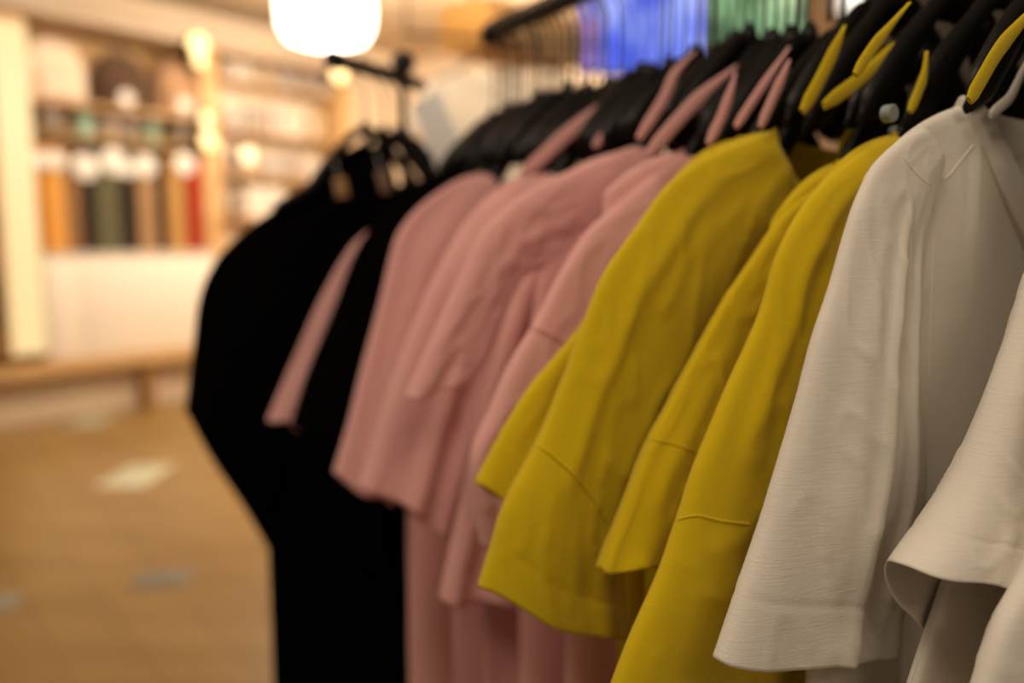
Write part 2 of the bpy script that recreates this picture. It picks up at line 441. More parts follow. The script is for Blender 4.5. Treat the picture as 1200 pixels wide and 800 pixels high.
# shelving bays built against the wall
un = wroot('shelving_unit', 1.5, .2, .47, label='honey wood wall shelving with lit upright and cream fascia above the bench', cat='shelving')
zf0 = wpt(200, 46, .45)[1]; zf1 = wpt(200, 20, .45)[1]
wbox('fascia', -.9, wpt(412, 150, .4)[0], .36, .46, zf0, zf1, mat('fascia_paint', (.46, .36, .26), .6), un)
wbox('soffit_board', -.9, wpt(410, 150, .4)[0], .02, .36, zf0-.02, zf0+.02, M['brown'], un)
tE = wpt(410, 150, .4)[0]
wbox('back_panel', -.9, wpt(248, 150, .4)[0], .0, .03, .47, zf0-.03, M['honey'], un)
wbox('back_panel', wpt(248, 150, .4)[0], tE, .0, .03, .47, zf0-.03, M['cream'], un)
tA0 = wpt(-8, 200, .4)[0]; tA1 = wpt(40, 200, .4)[0]
wbox('upright', tA0, tA1, .03, .40, .47, zf0-.02, M['honey'], un)
led = mat('warm_led_diffuser', (.25, .2, .12), .5, emit=(1, .76, .38), es=.85)
wbox('light_strip', tA0+.04, tA1-.0, .40, .415, .50, zf0-.08, led, un, bev=.004)
wbox('light_strip', tA0-.16, tA0-.05, .035, .06, .50, zf0-.35, led, un, bev=.004)
tB0 = wpt(237, 150, .4)[0]; tB1 = wpt(258, 150, .4)[0]
wbox('upright', tB0, tB1, .03, .40, .47, zf0-.02, M['honey'], un)
tC0 = tE-.10
wbox('upright', tC0, tC0+.12, .03, .40, .47, zf0-.02, M['honey'], un)
zs1 = wpt(140, 127, .3)[1]
wbox('shelf', tA1, tB0, .03, .38, zs1-.03, zs1, M['honey'], un)
zs2 = wpt(140, 163, .3)[1]
wbox('shelf', tA1, tB0, .03, .30, zs2-.025, zs2, M['honey'], un)
for yy in (102, 158, 207, 255):
    z = wpt(330, yy, .3)[1]; wbox('shelf', tB1, tC0, .03, .30, z-.02, z, M['honey'], un)
# bench
bn = wroot('display_bench', 1.5, .4, 0, label='low honey wood bench running along the shelving wall', cat='bench')
zb = wpt(100, 425, .62)[1]
wbox('bench_top', -1.2, 4.25, .0, .62, zb-.07, zb, M['honey'], bn, bev=.008)
wbox('plinth', -1.2, 4.25, .0, .42, 0, zb-.07, M['cream'], bn)
tl = wpt(172, 450, .5)[0]
wbox('leg', tl-.04, tl+.04, .42, .56, 0, zb-.07, M['brown'], bn)
wbox('leg', tl+1.7, tl+1.78, .42, .56, 0, zb-.07, M['brown'], bn)
wbox('leg', tl-1.9, tl-1.82, .42, .56, 0, zb-.07, M['brown'], bn)
# white cabinet standing on the bench
t0, z1 = wpt(50, 300, .42); t1 = wpt(252, 300, .42)[0]
cb = wroot('white_cabinet', (t0+t1)/2, .24, zb, label='wide white cabinet standing on the low wooden bench below the hanging scarves', cat='cabinet')
wbox('carcass', t0, t1, .05, .41, zb, z1, M['whitep'], cb)
mid = t0+.26
wbox('door', t0+.01, mid-.004, .41, .428, zb+.02, z1-.03, M['whitep'], cb)
wbox('door', mid+.004, t1-.01, .41, .428, zb+.02, z1-.03, M['whitep'], cb)
wbox('worktop', t0-.01, t1+.01, .04, .44, z1, z1+.02, M['whitep'], cb)

# backpacks on the top shelf
def backpack(x, wpx, y0, label, m, trim, discx=None):
    t, _ = wpt(x, y0, .2); zt = wpt(x, y0, .25)[1]; z0 = zs1; h = zt-z0
    dep = wloc(t, .2, 0).y; w = wpx/F*dep/ .98
    r = empty('backpack', wloc(t, .2, z0), WYAW, label=label, cat='backpack', group='backpacks on the top shelf')
    vs = []; fs = []; nz = 14; na = 28
    for j in range(nz+1):
        f = j/nz; prof = (1-max(0, (f-.35)/.65)**2.6)**.5 if f < 1 else .0
        prof = max(prof, .04)*(1-.06*(1-sm(0, .15, f)))
        for i in range(na):
            a = 2*math.pi*i/na; ca, sa = math.cos(a), math.sin(a)
            e = lambda q, k: abs(q)**k*(1 if q > 0 else -1)
            vs.append((w/2*prof*e(ca, .65), .11*prof*e(sa, .65), h*f+.0))
    for j in range(nz):
        for i in range(na): fs.append((j*na+i, j*na+(i+1) % na, (j+1)*na+(i+1) % na, (j+1)*na+i))
    fs += [tuple(range(na)), tuple(range(nz*na, nz*na+na))]
    from_py('bag_body', vs, fs, m, r)
    b = MB(); b.box((0, -.12, h*.27), (w*.66, .05, h*.40), .02, seg=3); pk = b.build('front_pocket', m, r)
    b = MB(); b.sweep([(-w*.25, -.148, h*.38), (0, -.150, h*.40), (w*.25, -.148, h*.38)], .004); b.build('zip', trim, pk)
    b = MB(); b.sweep(curve3([(-.04, 0, h-.01), (-.04, 0, h+.04), (0, 0, h+.06), (.04, 0, h+.04), (.04, 0, h-.01)]), .008, .008, up=(0, 1, 0)); b.build('top_handle', trim, r)
    for sx in (-1, 1):
        b = MB(); b.sweep(curve3([(sx*w*.2, .1, h*.9), (sx*w*.28, .135, h*.6), (sx*w*.3, .11, h*.08)]), .02, .006, up=(0, 1, 0)); b.build('shoulder_strap', trim, r)
    if discx is not None:
        b = MB(); b.lathe([(.055, 0), (.06, .003), (.06, .009), (.055, .012)], (discx, -.148, h*.16), 24, axis='Y'); b.build('round_patch', M['card'], r)
    return r
backpack(58, 70, 42, 'cream white rounded backpack at the left end of the top shelf', fabric('cream_canvas', (.80, .66, .52), .1), M['tan'])
backpack(139, 62, 60, 'dark brown rounded backpack with round white patch on the top shelf', fabric('dark_brown_canvas', (.10, .055, .035), .1), M['blackmetal'], -.04)
backpack(205, 52, 66, 'tan backpack with pale round patch at the right end of the top shelf', fabric('tan_canvas', (.46, .27, .15), .1), M['tan'], -.03)

# small cups and jars on the second shelf
def jar(x, wpx, col, label, hh=.14):
    t = wpt(x, 150, .2)[0]; dep = wloc(t, .2, 0).y; r_ = wpx/F*dep/2
    o = empty('storage_jar', wloc(t, .19, zs2), WYAW, label=label, cat='jar', group='jars on the second shelf')
    b = MB(); b.lathe([(r_*.8, 0), (r_, .01), (r_, hh*.78), (r_*.8, hh*.86)], n=20); b.build('jar_body', mat('jar', col, .25), o)
    b = MB(); b.lathe([(r_*.86, hh*.86), (r_*.88, hh*.88), (r_*.88, hh), (r_*.7, hh+.01)], n=20); b.build('lid', M['card'], o)
jar(60, 26, (.16, .10, .05), 'squat brown jar below the cream backpack')
jar(99, 20, (.26, .42, .30), 'pale green jar between the cream and dark backpacks', .2)
jar(130, 16, (.40, .28, .18), 'tan jar below the dark brown backpack')
jar(152, 18, (.20, .14, .09), 'dark jar below the right side of the dark backpack')
jar(178, 18, (.20, .30, .18), 'muted green jar left of the tan backpack', .18)
jar(212, 22, (.18, .11, .06), 'brown jar below the tan backpack')

# scarves hung under the second shelf
zrail = wpt(140, 178, .34)[1]
rr = wroot('scarf_rail', (tA1+tB0)/2, .34, zrail, label='thin dark rail holding the row of scarves', cat='rail')
b = MB(); L_ = tB0-tA1
b.sweep([(-L_/2, 0, 0), (L_/2, 0, 0)], .009); b.build('rod', M['blackmetal'], rr)
for sx in (-1, 1):
    b = MB(); b.sweep([(sx*(L_/2-.05), 0, 0), (sx*(L_/2-.05), .0, .04), (sx*(L_/2-.05), .2, .04)], .007, up=(1, 0, 0)); b.build('bracket', M['blackmetal'], rr)
def scarf(x0, x1, col, label, disc=None):
    t0 = wpt(x0, 250, .34)[0]; t1 = wpt(x1, 250, .34)[0]; zb_ = wpt((x0+x1)/2, 296, .34)[1]
    h = zrail-zb_-.004; w = (t1-t0)
    o = empty('scarf', wloc((t0+t1)/2, .34, zb_+.004), WYAW, label=label, cat='scarf', group='scarves on the thin rail')
    m = fabric('scarf_knit', col, .4)
    vs = []; fs = []; ni, nj = 26, 24
    for side in (1, -1):
        for j in range(nj+1):
            f = j/nj
            for i in range(ni+1):
                a = -1+2*i/ni
                z = h*(1-f)+(0.012 if f == 0 else 0)
                y = -side*(.003+.02*min(1, f*4)**.5)-.006*math.sin(a*9+x0)*f
                vs.append((a*w/2*(.8+.2*f), y, z if side == 1 else z+f*.03))
    n1 = ni+1; off = n1*(nj+1)
    for sd in (0, 1):
        for j in range(nj):
            for i in range(ni): q = sd*off+j*n1+i; fs.append((q, q+1, q+n1+1, q+n1))
    for i in range(ni): fs.append((i, i+1, off+i+1, off+i))
    from_py('cloth', vs, fs, m, o, solid=.004)
    if disc:
        zc = wpt(disc[0], disc[1], .40)[1]-(zb_+.004)
        b = MB(); b.lathe([(disc[2]*.96, -.002), (disc[2], 0), (disc[2], .004), (disc[2]*.96, .006)], (wpt(disc[0], disc[1], .4)[0]-(t0+t1)/2, -.05, zc), 24, axis='Y')
        b.build('round_label', M['card'], o)
scarf(45, 55, (.62, .25, .03), 'narrow deep orange scarf at the left end of the rail', (49, 187, .06))
scarf(56, 76, (.72, .36, .09), 'wide mustard orange scarf second on the rail', (66, 188, .07))
scarf(78, 94, (.28, .15, .07), 'brown striped scarf left of the first black scarf')
scarf(95, 109, (.018, .012, .010), 'black scarf left of the grey green scarf', (101, 195, .095))
scarf(110, 141, (.11, .10, .055), 'broad grey green scarf in the middle of the rail', (134, 189, .10))
scarf(142, 158, (.018, .011, .009), 'black scarf right of the grey green scarf', (150, 198, .06))
scarf(160, 182, (.34, .20, .10), 'light tan scarf right of the black scarves', (171, 194, .085))
scarf(184, 194, (.035, .015, .012), 'narrow very dark brown scarf before the mustard one')
scarf(196, 215, (.46, .25, .08), 'mustard brown scarf left of the red scarf')
scarf(218, 239, (.34, .035, .012), 'rust red scarf at the right end of the rail', (217, 192, .085))

# packets on the right-hand bay
row_y = {0: 102, 1: 158, 2: 207, 3: 255}
def packet(x, row, wpx, hpx, col, label, off=.2):
    z = wpt(330, row_y[row], .3)[1]; t = wpt(x, row_y[row], .2)[0]; dep = wloc(t, .2, 0).y
    w = wpx/F*dep*1.05; h = hpx/F*dep
    o = empty('boxed_product', wloc(t, off, z), WYAW, label=label, cat='box', group='boxed products on the right-hand shelves')
    b = MB(); b.box((0, 0, h/2), (w, .08, h), .006); b.build('carton', mat('carton', col, .55), o)
    b = MB(); b.box((0, -.042, h*.55), (w*.6, .004, h*.4), .001); b.build('printed_panel', mat('panel', tuple(min(1, c*.55+.1) for c in col), .5), o)
rowsn = ['top', 'second', 'third', 'lowest']
cols_ = [(.62, .52, .44), (.50, .44, .40), (.72, .62, .52), (.42, .33, .26), (.60, .44, .28)]
names_ = ['pale grey', 'mid grey', 'off white', 'dull brown', 'sand coloured']
ordn = ['leftmost', 'second from left', 'third from left', 'fourth from left', 'fifth from left', 'rightmost']
spec = {0: [(272, 16, 26), (290, 12, 32), (312, 14, 34), (334, 14, 34), (356, 18, 30), (378, 16, 26)],
        1: [(274, 18, 24), (298, 20, 30), (322, 16, 34), (344, 22, 28), (368, 18, 30)],
        2: [(272, 14, 26), (292, 22, 30), (318, 18, 26), (340, 22, 28), (364, 20, 24)]}
for r_, L_ in spec.items():
    for k, (x, w, h) in enumerate(L_):
        ci = (k*2+r_) % 5
        packet(x, r_, w, h, cols_[ci], '%s boxed product, %s on the %s of the right-hand shelves' % (names_[ci], ordn[k] if k < len(L_)-1 else 'rightmost', rowsn[r_]))
packet(312, 3, 46, 34, (.80, .72, .62), 'wide white box on the lowest of the right-hand shelves', .17)
packet(276, 3, 14, 26, (.32, .24, .18), 'dark upright box left of the wide white box')

# little warm spot lamps on the shelving
def spot(x, y, off, label, rad, es, col=(1, .62, .20)):
    t, z = wpt(x, y, off)
    o = empty('shelf_spotlight', wloc(t, off, z), WYAW, label=label, cat='spotlight', group='small warm spotlights on the shelving')
    b = MB(); b.lathe([(rad*.7, .0), (rad, -.02), (rad*1.05, -.09), (rad*.6, -.11)], n=20, axis='Y'); b.build('housing', M['hookm'], o)
    b = MB(); b.lathe([(rad*.5, .016), (rad*.9, .010), (rad*.94, .0)], n=20, axis='Y'); b.build('lens', mat('lamp_lens', (1, .8, .5), .3, emit=col, es=es), o)
    b = MB(); b.sweep([(0, .10, 0), (0, .16, 0), (0, .16, .05)], .008, up=(1, 0, 0)); b.build('stem', M['hookm'], o)
    return o
spot(232, 52, .5, 'warm spotlight at the head of the middle upright', .085, 1.6)
spot(234, 70, .5, 'warm spotlight just below the one heading the middle upright', .06, 1.2)
spot(397, 86, .45, 'warm spotlight at the far right of the shelving', .085, 2.2, (1, .68, .28))
spot(244, 165, .45, 'warm spotlight halfway down the middle upright', .075, 1.0)
spot(241, 140, .45, 'dim greenish spotlight halfway down the middle upright', .055, .7, (.8, .8, .4))
spot(290, 182, .45, 'pale spotlight in front of the right-hand shelves', .075, 1.0, (1, .78, .56))

# bags hanging at the left edge
def handbag(x, y0, y1, wpx, m, label):
    t, z1 = wpt(x, y0, .5); z0 = wpt(x, y1, .5)[1]; h = z1-z0; dep = wloc(t, .5, 0).y; w = wpx/F*dep
    o = empty('handbag', wloc(t, .3, z0), WYAW, label=label, cat='handbag')
    vs = []; fs = []; nz, na = 10, 24
    for j in range(nz+1):
        f = j/nz; q = (.82+.18*math.sin(math.pi*min(1, f*1.3)))*(1-.15*f)
        for i in range(na):
            a = 2*math.pi*i/na; e = lambda v, k: abs(v)**k*(1 if v > 0 else -1)
            vs.append((w/2*q*e(math.cos(a), .5), (.09*(1-.7*f)+.01)*e(math.sin(a), .6), f*h))
    for j in range(nz):
        for i in range(na): fs.append((j*na+i, j*na+(i+1) % na, (j+1)*na+(i+1) % na, (j+1)*na+i))
    fs += [tuple(range(na)), tuple(range(nz*na, nz*na+na))]
    from_py('bag_body', vs, fs, m, o)
    b = MB(); b.sweep(curve3([(-w*.25, -.02, h-.02), (-w*.2, -.02, h+.12), (0, -.02, h+.17), (w*.2, -.02, h+.12), (w*.25, -.02, h-.02)]), .009, up=(0, 1, 0)); b.build('handle', m, o)
handbag(-12, 262, 318, 48, mat('red_leather', (.25, .02, .03), .5), 'dark red handbag hanging at the left edge beyond the lit upright')
handbag(-12, 336, 392, 56, mat('black_leather', (.012, .01, .01), .5), 'black handbag at the left edge below the dark red one')

# glowing drum lamp under the ceiling
lp = at(381, -12, 6.6)
o = empty('drum_ceiling_lamp', (lp.x, lp.y, 2.95), label='large glowing white drum lamp hanging under the ceiling', cat='ceiling lamp')
b = MB(); b.lathe([(.20, -.20), (.29, -.17), (.34, -.08), (.35, .05), (.34, .14)], n=40)
b.build('lamp_shade', mat('glowing_shade', (1, .95, .85), .5, emit=(1, .86, .66), es=7), o)
pl = bpy.data.lights.new('drum_lamp_light', 'POINT'); pl.energy = 34; pl.color = (1, .86, .68); pl.shadow_soft_size = .3
po = bpy.data.objects.new('drum_lamp_light', pl); COL.objects.link(po); po.location = (lp.x, lp.y, 2.45)
b = MB(); b.lathe([(.06, .13), (.06, CEILZ-2.95)], n=20); b.build('canopy', M['whitep'], o)

# stickers on the floor
def sticker(x, y, wpx, hpx, col, label, rz=0):
    r = ray(x, y); q = r*(-CAMH/r.z); dep = q.y
    w = wpx/F*dep; l = hpx*dep*dep/(F*CAMH)
    b = MB(); b.box((0, 0, 0), (w, l, .002), .0008)
    o = b.build('floor_sticker', mat('sticker_vinyl', col, .35), loc=(q.x, q.y, .001), rz=rz)
    tag(o, label, 'floor sticker', 'stickers on the wooden floor')
sticker(160, 557, 58, 27, (.62, .66, .50), 'pale green floor sticker, brightest and nearest the bench', 0)
sticker(190, 678, 66, 22, (.20, .20, .17), 'grey floor sticker in the middle of the wooden floor', .25)
sticker(0, 706, 42, 24, (.28, .28, .25), 'grey floor sticker cut by the left edge of the photo', .2)
sticker(105, 494, 38, 14, (.46, .46, .34), 'faint green floor sticker close to the bench', 0)

# ------------------------------------------------------------------ far wall: screens, wooden cabinet, pale tees
BN = V((-WD.x, -WD.y, 0)); BDir = WN; BYAW = math.atan2(BDir.y, BDir.x)
def bpt(x, y, off):
    r = ray(x, y); P = CR+BN*off; q = r*(P.dot(BN)/(r.x*BN.x+r.y*BN.y)); return ((q-CR).xy.dot(BDir.xy), q.z+CAMH)
def screen(x0, x1, y1, ztop, label, c1, c2, es, sc=4):
    t0, z0 = bpt(x0, y1, 2.33); t1 = bpt(x1, y1, 2.33)[0]
    p = CR+BDir*((t0+t1)/2)+BN*2.3
    o = empty('display_screen', (p.x, p.y, z0), BYAW, label=label, cat='screen')
    w = t1-t0; h = ztop-z0
    b = MB(); b.box((0, .02, h/2), (w+.04, .06, h+.04), .01); b.build('bezel', M['blackmetal'], o)
    m = mat('screen_picture', (.01, .01, .01), .3, emit=c1, es=es); nt = m.node_tree
    tc = nt.nodes.new('ShaderNodeTexCoord'); n = nt.nodes.new('ShaderNodeTexNoise'); n.inputs['Scale'].default_value = sc; n.inputs['Detail'].default_value = 1
    r = nt.nodes.new('ShaderNodeValToRGB'); r.color_ramp.elements[0].color = (*c1, 1); r.color_ramp.elements[1].color = (*c2, 1)
    r.color_ramp.elements[0].position = .4; r.color_ramp.elements[1].position = .62
    nt.links.new(tc.outputs['Object'], n.inputs['Vector']); nt.links.new(n.outputs[0], r.inputs[0])
    nt.links.new(r.outputs[0], nt.nodes['Principled BSDF'].inputs['Emission Color'])
    b = MB(); b.box((0, -.014, h/2), (w, .01, h), .002); b.build('picture', m, o)
    for sx in (-.35, .35):
        b = MB(); b.sweep([(sx*w, .03, h), (sx*w, .03, CEILZ-z0)], .012); b.build('suspension_rod', M['blackmetal'], o)
screen(678, 703, 84, 3.1, 'narrow violet lit screen left of the blue one', (.42, .18, .55), (.16, .24, .95), .9, 6)
screen(706, 822, 86, 3.1, 'large blue lit screen behind the hanger hooks', (.05, .11, .80), (.32, .42, 1.0), 1.25, 3.5)
screen(834, 936, 62, 3.1, 'green lit screen right of the blue one', (.10, .24, .12), (.40, .75, .36), .9, 5)
screen(982, 1030, 14, 3.1, 'bright white lit screen at the top right', (1, .9, .75), (1, .95, .85), 1.6)
# wooden cabinet standing further back
q = at(602, 72, 4.2); w = 4.2*165/F
o = empty('wooden_wall_box', (q.x, q.y, q.z), YAW+math.pi+.35, label='orange wooden box hung on chains above the pale t-shirts', cat='cabinet')
b = MB(); hh = .21; b.box((0, 0, hh/2), (w, .3, hh), .008); b.build('carcass', wood('orange_wood', (.52, .26, .07), (.62, .34, .10)), o)
b = MB(); b.box((-w*.22, -.16, hh/2), (w*.5, .02, hh*.8), .005); b.build('door', M['honey'], o)
b = MB(); b.box((w*.26, -.16, hh/2), (w*.4, .02, hh*.8), .005); b.build('door', M['honey'], o)
for sx in (-1, 1):
    b = MB(); b.sweep([(sx*w*.42, 0, hh), (sx*w*.42, 0, CEILZ-q.z)], .008); b.build('suspension_rod', M['hookm'], o)

# ================================================================== RAILS
def rail_thing():
    o = empty('clothes_rail', R(.66)+V((0, 0, RAILZ)), YAW, label='dark round hanging rail carrying the near row of t-shirts', cat='clothes rail')
    # local Y is towards the camera along the rail
    b = MB(); pts = [(0, y, 0) for y in (-.66, -.655, .2, 1.0, 1.6)]
    b.sweep(pts, [.010, .0125, .0125, .0125, .0125], n=16); b.build('rail_tube', M['blackmetal'], o)
    b = MB(); b.lathe([(.014, -.012), (.0165, -.008), (.0165, .012), (.014, .014)], (0, -.655, 0), 20, axis='Y'); b.build('end_cap', M['blackmetal'], o)
    for y in (.06, 1.45):
        b = MB(); b.sweep([(0, y, .008), (0, y, CEILZ-RAILZ)], .013, n=14); h = b.build('suspension_rod', M['blackmetal'], o)
        b = MB(); b.lathe([(.04, CEILZ-RAILZ-.012), (.04, CEILZ-RAILZ)], (0, y, 0), 20); b.build('ceiling_plate', M['blackmetal'], h)
rail_thing()

# ================================================================== GARMENTS ON THE NEAR RAIL
GW = 't-shirts on the near rail'
H = lambda t: 'black plastic hanger carrying the '+t
# white
W1 = tee('t_shirt', 'white slub t-shirt with wide open collar, right of the yellow shirts', GW, M['white'], .865, zn=.092, nk=.092, tip=(.192, .046), hem=-.585,
    halfb=.225, seed=3, dipf=.115, bandw=.017, band=dict(vee=True, wmin=.75, tk=.0036, n=72),
    O=[(1075, 152), (1050, 165), (1019, 193), (1001, 225), (988, 257), (966, 327), (944, 389), (927, 450), (913, 500), (894, 564), (879, 616), (852, 695), (828, 765)],
    I=[(1091, 200), (1082, 240), (1070, 300), (1062, 380), (1058, 450), (1062, 559), (1048, 630), (1036, 690), (1032, 756)],
    sl=dict(crease=.0014, th=(.008, .019), yoff=(.004, .010), fold=.0016, back=.010, wave=.003, nt=150, nc=96, hemline=.89,
            pleats=((.52, .05, .0045, .1, 2, .05), (.80, .035, .005, .12, .8, 0), (.30, .10, .003, .2, .7, .1))),
    body=dict(fold=.006, nu=90, nv=130, vee=True), hlabel=H('white shirt with the wide open collar'),
    strips=[([(1160, 135), (1172, 125), (1185, 112), (1200, 80), (1215, 50)], 14, .016)])
tee('t_shirt', 'nearest white t-shirt with flared open sleeve, at the right edge', GW, M['white'], .935, zn=.086, nk=.080, tip=(.100, .074), hem=-.585,
    halfb=.245, seed=5, dipf=.10,
    O=[(1262, 200), (1228, 235), (1194, 292), (1181, 323), (1163, 380), (1141, 441), (1106, 537), (1071, 603), (1036, 653)],
    I=[(1310, 330), (1290, 400), (1262, 470), (1232, 545), (1208, 610), (1190, 655), (1172, 704)],
    sl=dict(crease=.0018, th=(.010, .026), yoff=(.010, .016), fold=.0030, back=.032, wave=.008, nt=150, nc=96, hemline=.9, openh=.006,
            pleats=((.42, .06, .006, .3, 2, .0), (.72, .05, .008, .35, 2, .15))),
    body=dict(fold=.007, nu=90, nv=130, grow=.7), hlabel=H('nearest white shirt'), harm=HSHORT)
stitch(W1, 'body', M['white'], [(1058, 184), (1070, 200), (1093, 218), (1112, 205), (1128, 185), (1141, 170)], [(1093, 218), (1094, 260), (1093, 300), (1091, 362), (1089, 440)], rad=.0007)
stitch(W1, 'sleeve', M['white'], [(1022, 190), (1040, 184), (1058, 184)], [(847, 693), (880, 699), (920, 704), (960, 699), (1000, 690), (1030, 682)], rad=.0004)
tee('t_shirt', 'white t-shirt cut by the bottom right corner, in front of the flared sleeve', GW, M['white'], .99, zn=.086, nk=.10, tip=(.15, .050), hem=-.585,
    halfb=.20, seed=6,
    O=[(1420, 250), (1350, 330), (1290, 440), (1250, 540), (1222, 610), (1200, 662), (1163, 730), (1138, 805), (1120, 860)],
    I=[(1500, 350), (1450, 450), (1400, 560), (1350, 660), (1320, 760), (1300, 900)],
    sl=dict(th=(.008, .016), yoff=(.0, .004), fold=.004), hlabel=H('white shirt cut by the bottom right corner'))
# yellow
YA = tee('t_shirt', 'yellow t-shirt mostly hidden, first after the pink ones', GW, M['yellow'], .665, zn=.088, nk=.108, tip=(.185, .052), hem=-.60, halfb=.23, seed=11,
    O=[(868, 168), (800, 205), (748, 262), (712, 330), (678, 384), (650, 418), (620, 454), (587, 507), (556, 566)],
    I=[(880, 240), (840, 320), (780, 420), (720, 500), (670, 560), (640, 600)],
    sl=dict(th=(.007, .013), yoff=(.000, .002), fold=.002, hemline=.9), hlabel=H('yellow shirt next to the pink ones'),
    strips=[([(940, 131), (961, 93), (981, 52), (990, 30)], 15, .11), ([(984, 175), (1005, 143), (1020, 120)], 12, .06)])
YB = tee('t_shirt', 'yellow t-shirt with diagonal sleeve seam and broad pointed sleeve', GW, M['yellow'], .705, zn=.090, nk=.108, tip=(.195, .058), hem=-.60, halfb=.235, seed=12,
    O=[(895, 160), (868, 167), (819, 188), (777, 219), (745, 262), (724, 289), (700, 325), (676, 384), (652, 450), (624, 516), (587, 586), (570, 640), (556, 684)],
    I=[(925, 230), (905, 280), (870, 350), (820, 430), (770, 510), (738, 570), (722, 640), (722, 700), (731, 750)],
    sl=dict(th=(.010, .017), yoff=(.003, .008), fold=.0022, back=-.01, wave=.006, seam=.655, seamk=.13, hemline=.93, nt=150, nc=80,
            pleats=((.22, .06, .003, .1, .7, .1), (.75, .09, .005, .3, 2, 0))),
    body=dict(fold=.010), hlabel=H('yellow shirt with the diagonal sleeve seam'),
    strips=[([(965, 124), (1007, 93), (1054, 52), (1101, 17)], 15, .085)])
YC = tee('t_shirt', 'yellow t-shirt with folded sleeve between two fuller yellow shirts', GW, M['yellow'], .765, zn=.060, nk=.10, tip=(.17, .018), hem=-.60, halfb=.232, seed=13,
    O=[(985, 190), (950, 222), (914, 253), (874, 310), (844, 354), (804, 428), (780, 475), (758, 516), (729, 590), (701, 664)],
    I=[(968, 300), (930, 380), (890, 450), (850, 520), (815, 590), (790, 640), (771, 659)],
    sl=dict(th=(.008, .013), yoff=(.002, .004), fold=.003, wave=.006, seam=.66, seamk=0, hemline=None, nt=130, nc=64),
    body=dict(fold=.010), hlabel=H('yellow shirt with the folded sleeve'),
    strips=[([(1002, 88), (1020, 60), (1037, 38), (1066, 3)], 13, .07), ([(1066, 131), (1076, 108), (1083, 87), (1086, 60)], 13, .07)])
YD = tee('t_shirt', 'yellow t-shirt directly behind the first white shirt', GW, M['yellow'], .815, zn=.076, nk=.100, tip=(.18, .040), hem=-.60, halfb=.235, seed=14,
    O=[(1045, 162), (1019, 171), (966, 209), (931, 250), (905, 300), (887, 360), (866, 410), (845, 455), (823, 507), (806, 550), (790, 600), (766, 669), (731, 748), (700, 830)],
    I=[(1062, 240), (1040, 330), (1010, 430), (975, 520), (950, 620), (920, 720), (900, 840)],
    sl=dict(th=(.009, .016), yoff=(.004, .006), fold=.0024, wave=.006, seam=.70, seamk=.0, hemline=None, nt=150, nc=80,
            pleats=((.18, .05, .004, .05, .5, .1), (.5, .12, .004, .1, .6, .2))),
    hlabel=H('yellow shirt behind the first white one'),
    strips=[([(1136, 118), (1149, 95), (1171, 58), (1200, 23), (1215, 5)], 17, .10)])
# pink
PK = dict(th=(.010, .016), fold=.004, hemline=.93, wave=.006)
tee('t_shirt', 'farthest pink t-shirt of the main pink group, beside the black ones', GW, M['pink'], .18, zn=.088, nk=.112, tip=(.205, .044), hem=-.65, halfb=.228, seed=21,
    O=[(572, 206), (555, 205), (530, 214), (492, 240), (466, 270), (455, 300), (440, 360), (421, 430), (405, 495), (388, 552)],
    I=[(588, 240), (560, 300), (530, 370), (505, 440), (480, 510), (455, 590)],
    sl=dict(PK, th=(.012, .022)), body=dict(fold=.012), hlabel=H('farthest shirt of the main pink group'))
tee('t_shirt', 'pink t-shirt second in the pink group, with a deep sleeve fold', GW, M['pink'], .34, zn=.078, nk=.115, tip=(.20, .045), hem=-.65, halfb=.235, seed=22,
    O=[(645, 205), (620, 210), (575, 232), (541, 262), (504, 325), (474, 394), (450, 460), (432, 520), (417, 566)],
    I=[(650, 260), (640, 330), (610, 400), (580, 470), (550, 540), (522, 622)],
    sl=dict(PK, th=(.014, .026), fold=.008, pleats=((.45, .10, .012, .3, 2, .1),)), body=dict(fold=.014), hlabel=H('second shirt of the pink group'),
    strips=[([(612, 205), (640, 180), (667, 155), (700, 132), (737, 108), (760, 88)], 20, .05), ([(696, 172), (725, 140), (754, 108), (768, 92)], 14, .10)])
tee('t_shirt', 'pink t-shirt with short turned back sleeve corner', GW, M['pink'], .50, zn=.092, nk=.105, tip=(.205, .055), hem=-.65, halfb=.235, seed=23,
    O=[(756, 172), (735, 174), (699, 189), (650, 208), (605, 235), (567, 274), (541, 326), (515, 380), (495, 425), (477, 466)],
    I=[(768, 215), (740, 262), (700, 290), (655, 305), (615, 325), (595, 360), (580, 400), (565, 430), (545, 455)],
    sl=dict(PK, th=(.010, .010), yoff=(.0, -.004), fold=.002), body=dict(fold=.014), hlabel=H('pink shirt with the short turned back sleeve'),
    strips=[([(748, 163), (777, 117), (792, 85), (815, 60)], 16, .06), ([(758, 183), (798, 137), (830, 105), (874, 70)], 19, .10)])
tee('t_shirt', 'pink t-shirt with long sleeve hanging low under the seam', GW, M['pink'], .43, zn=.070, nk=.112, tip=(.19, .036), hem=-.65, halfb=.24, seed=26,
    O=[(700, 200), (655, 235), (625, 290), (600, 350), (575, 420), (555, 490), (540, 560), (524, 630), (510, 696)],
    I=[(720, 280), (700, 360), (670, 440), (640, 530), (615, 620), (605, 705)],
    sl=dict(PK, th=(.010, .02), fold=.007, seam=.6), body=dict(fold=.014), hlabel=H('pink shirt with the low hanging sleeve'))
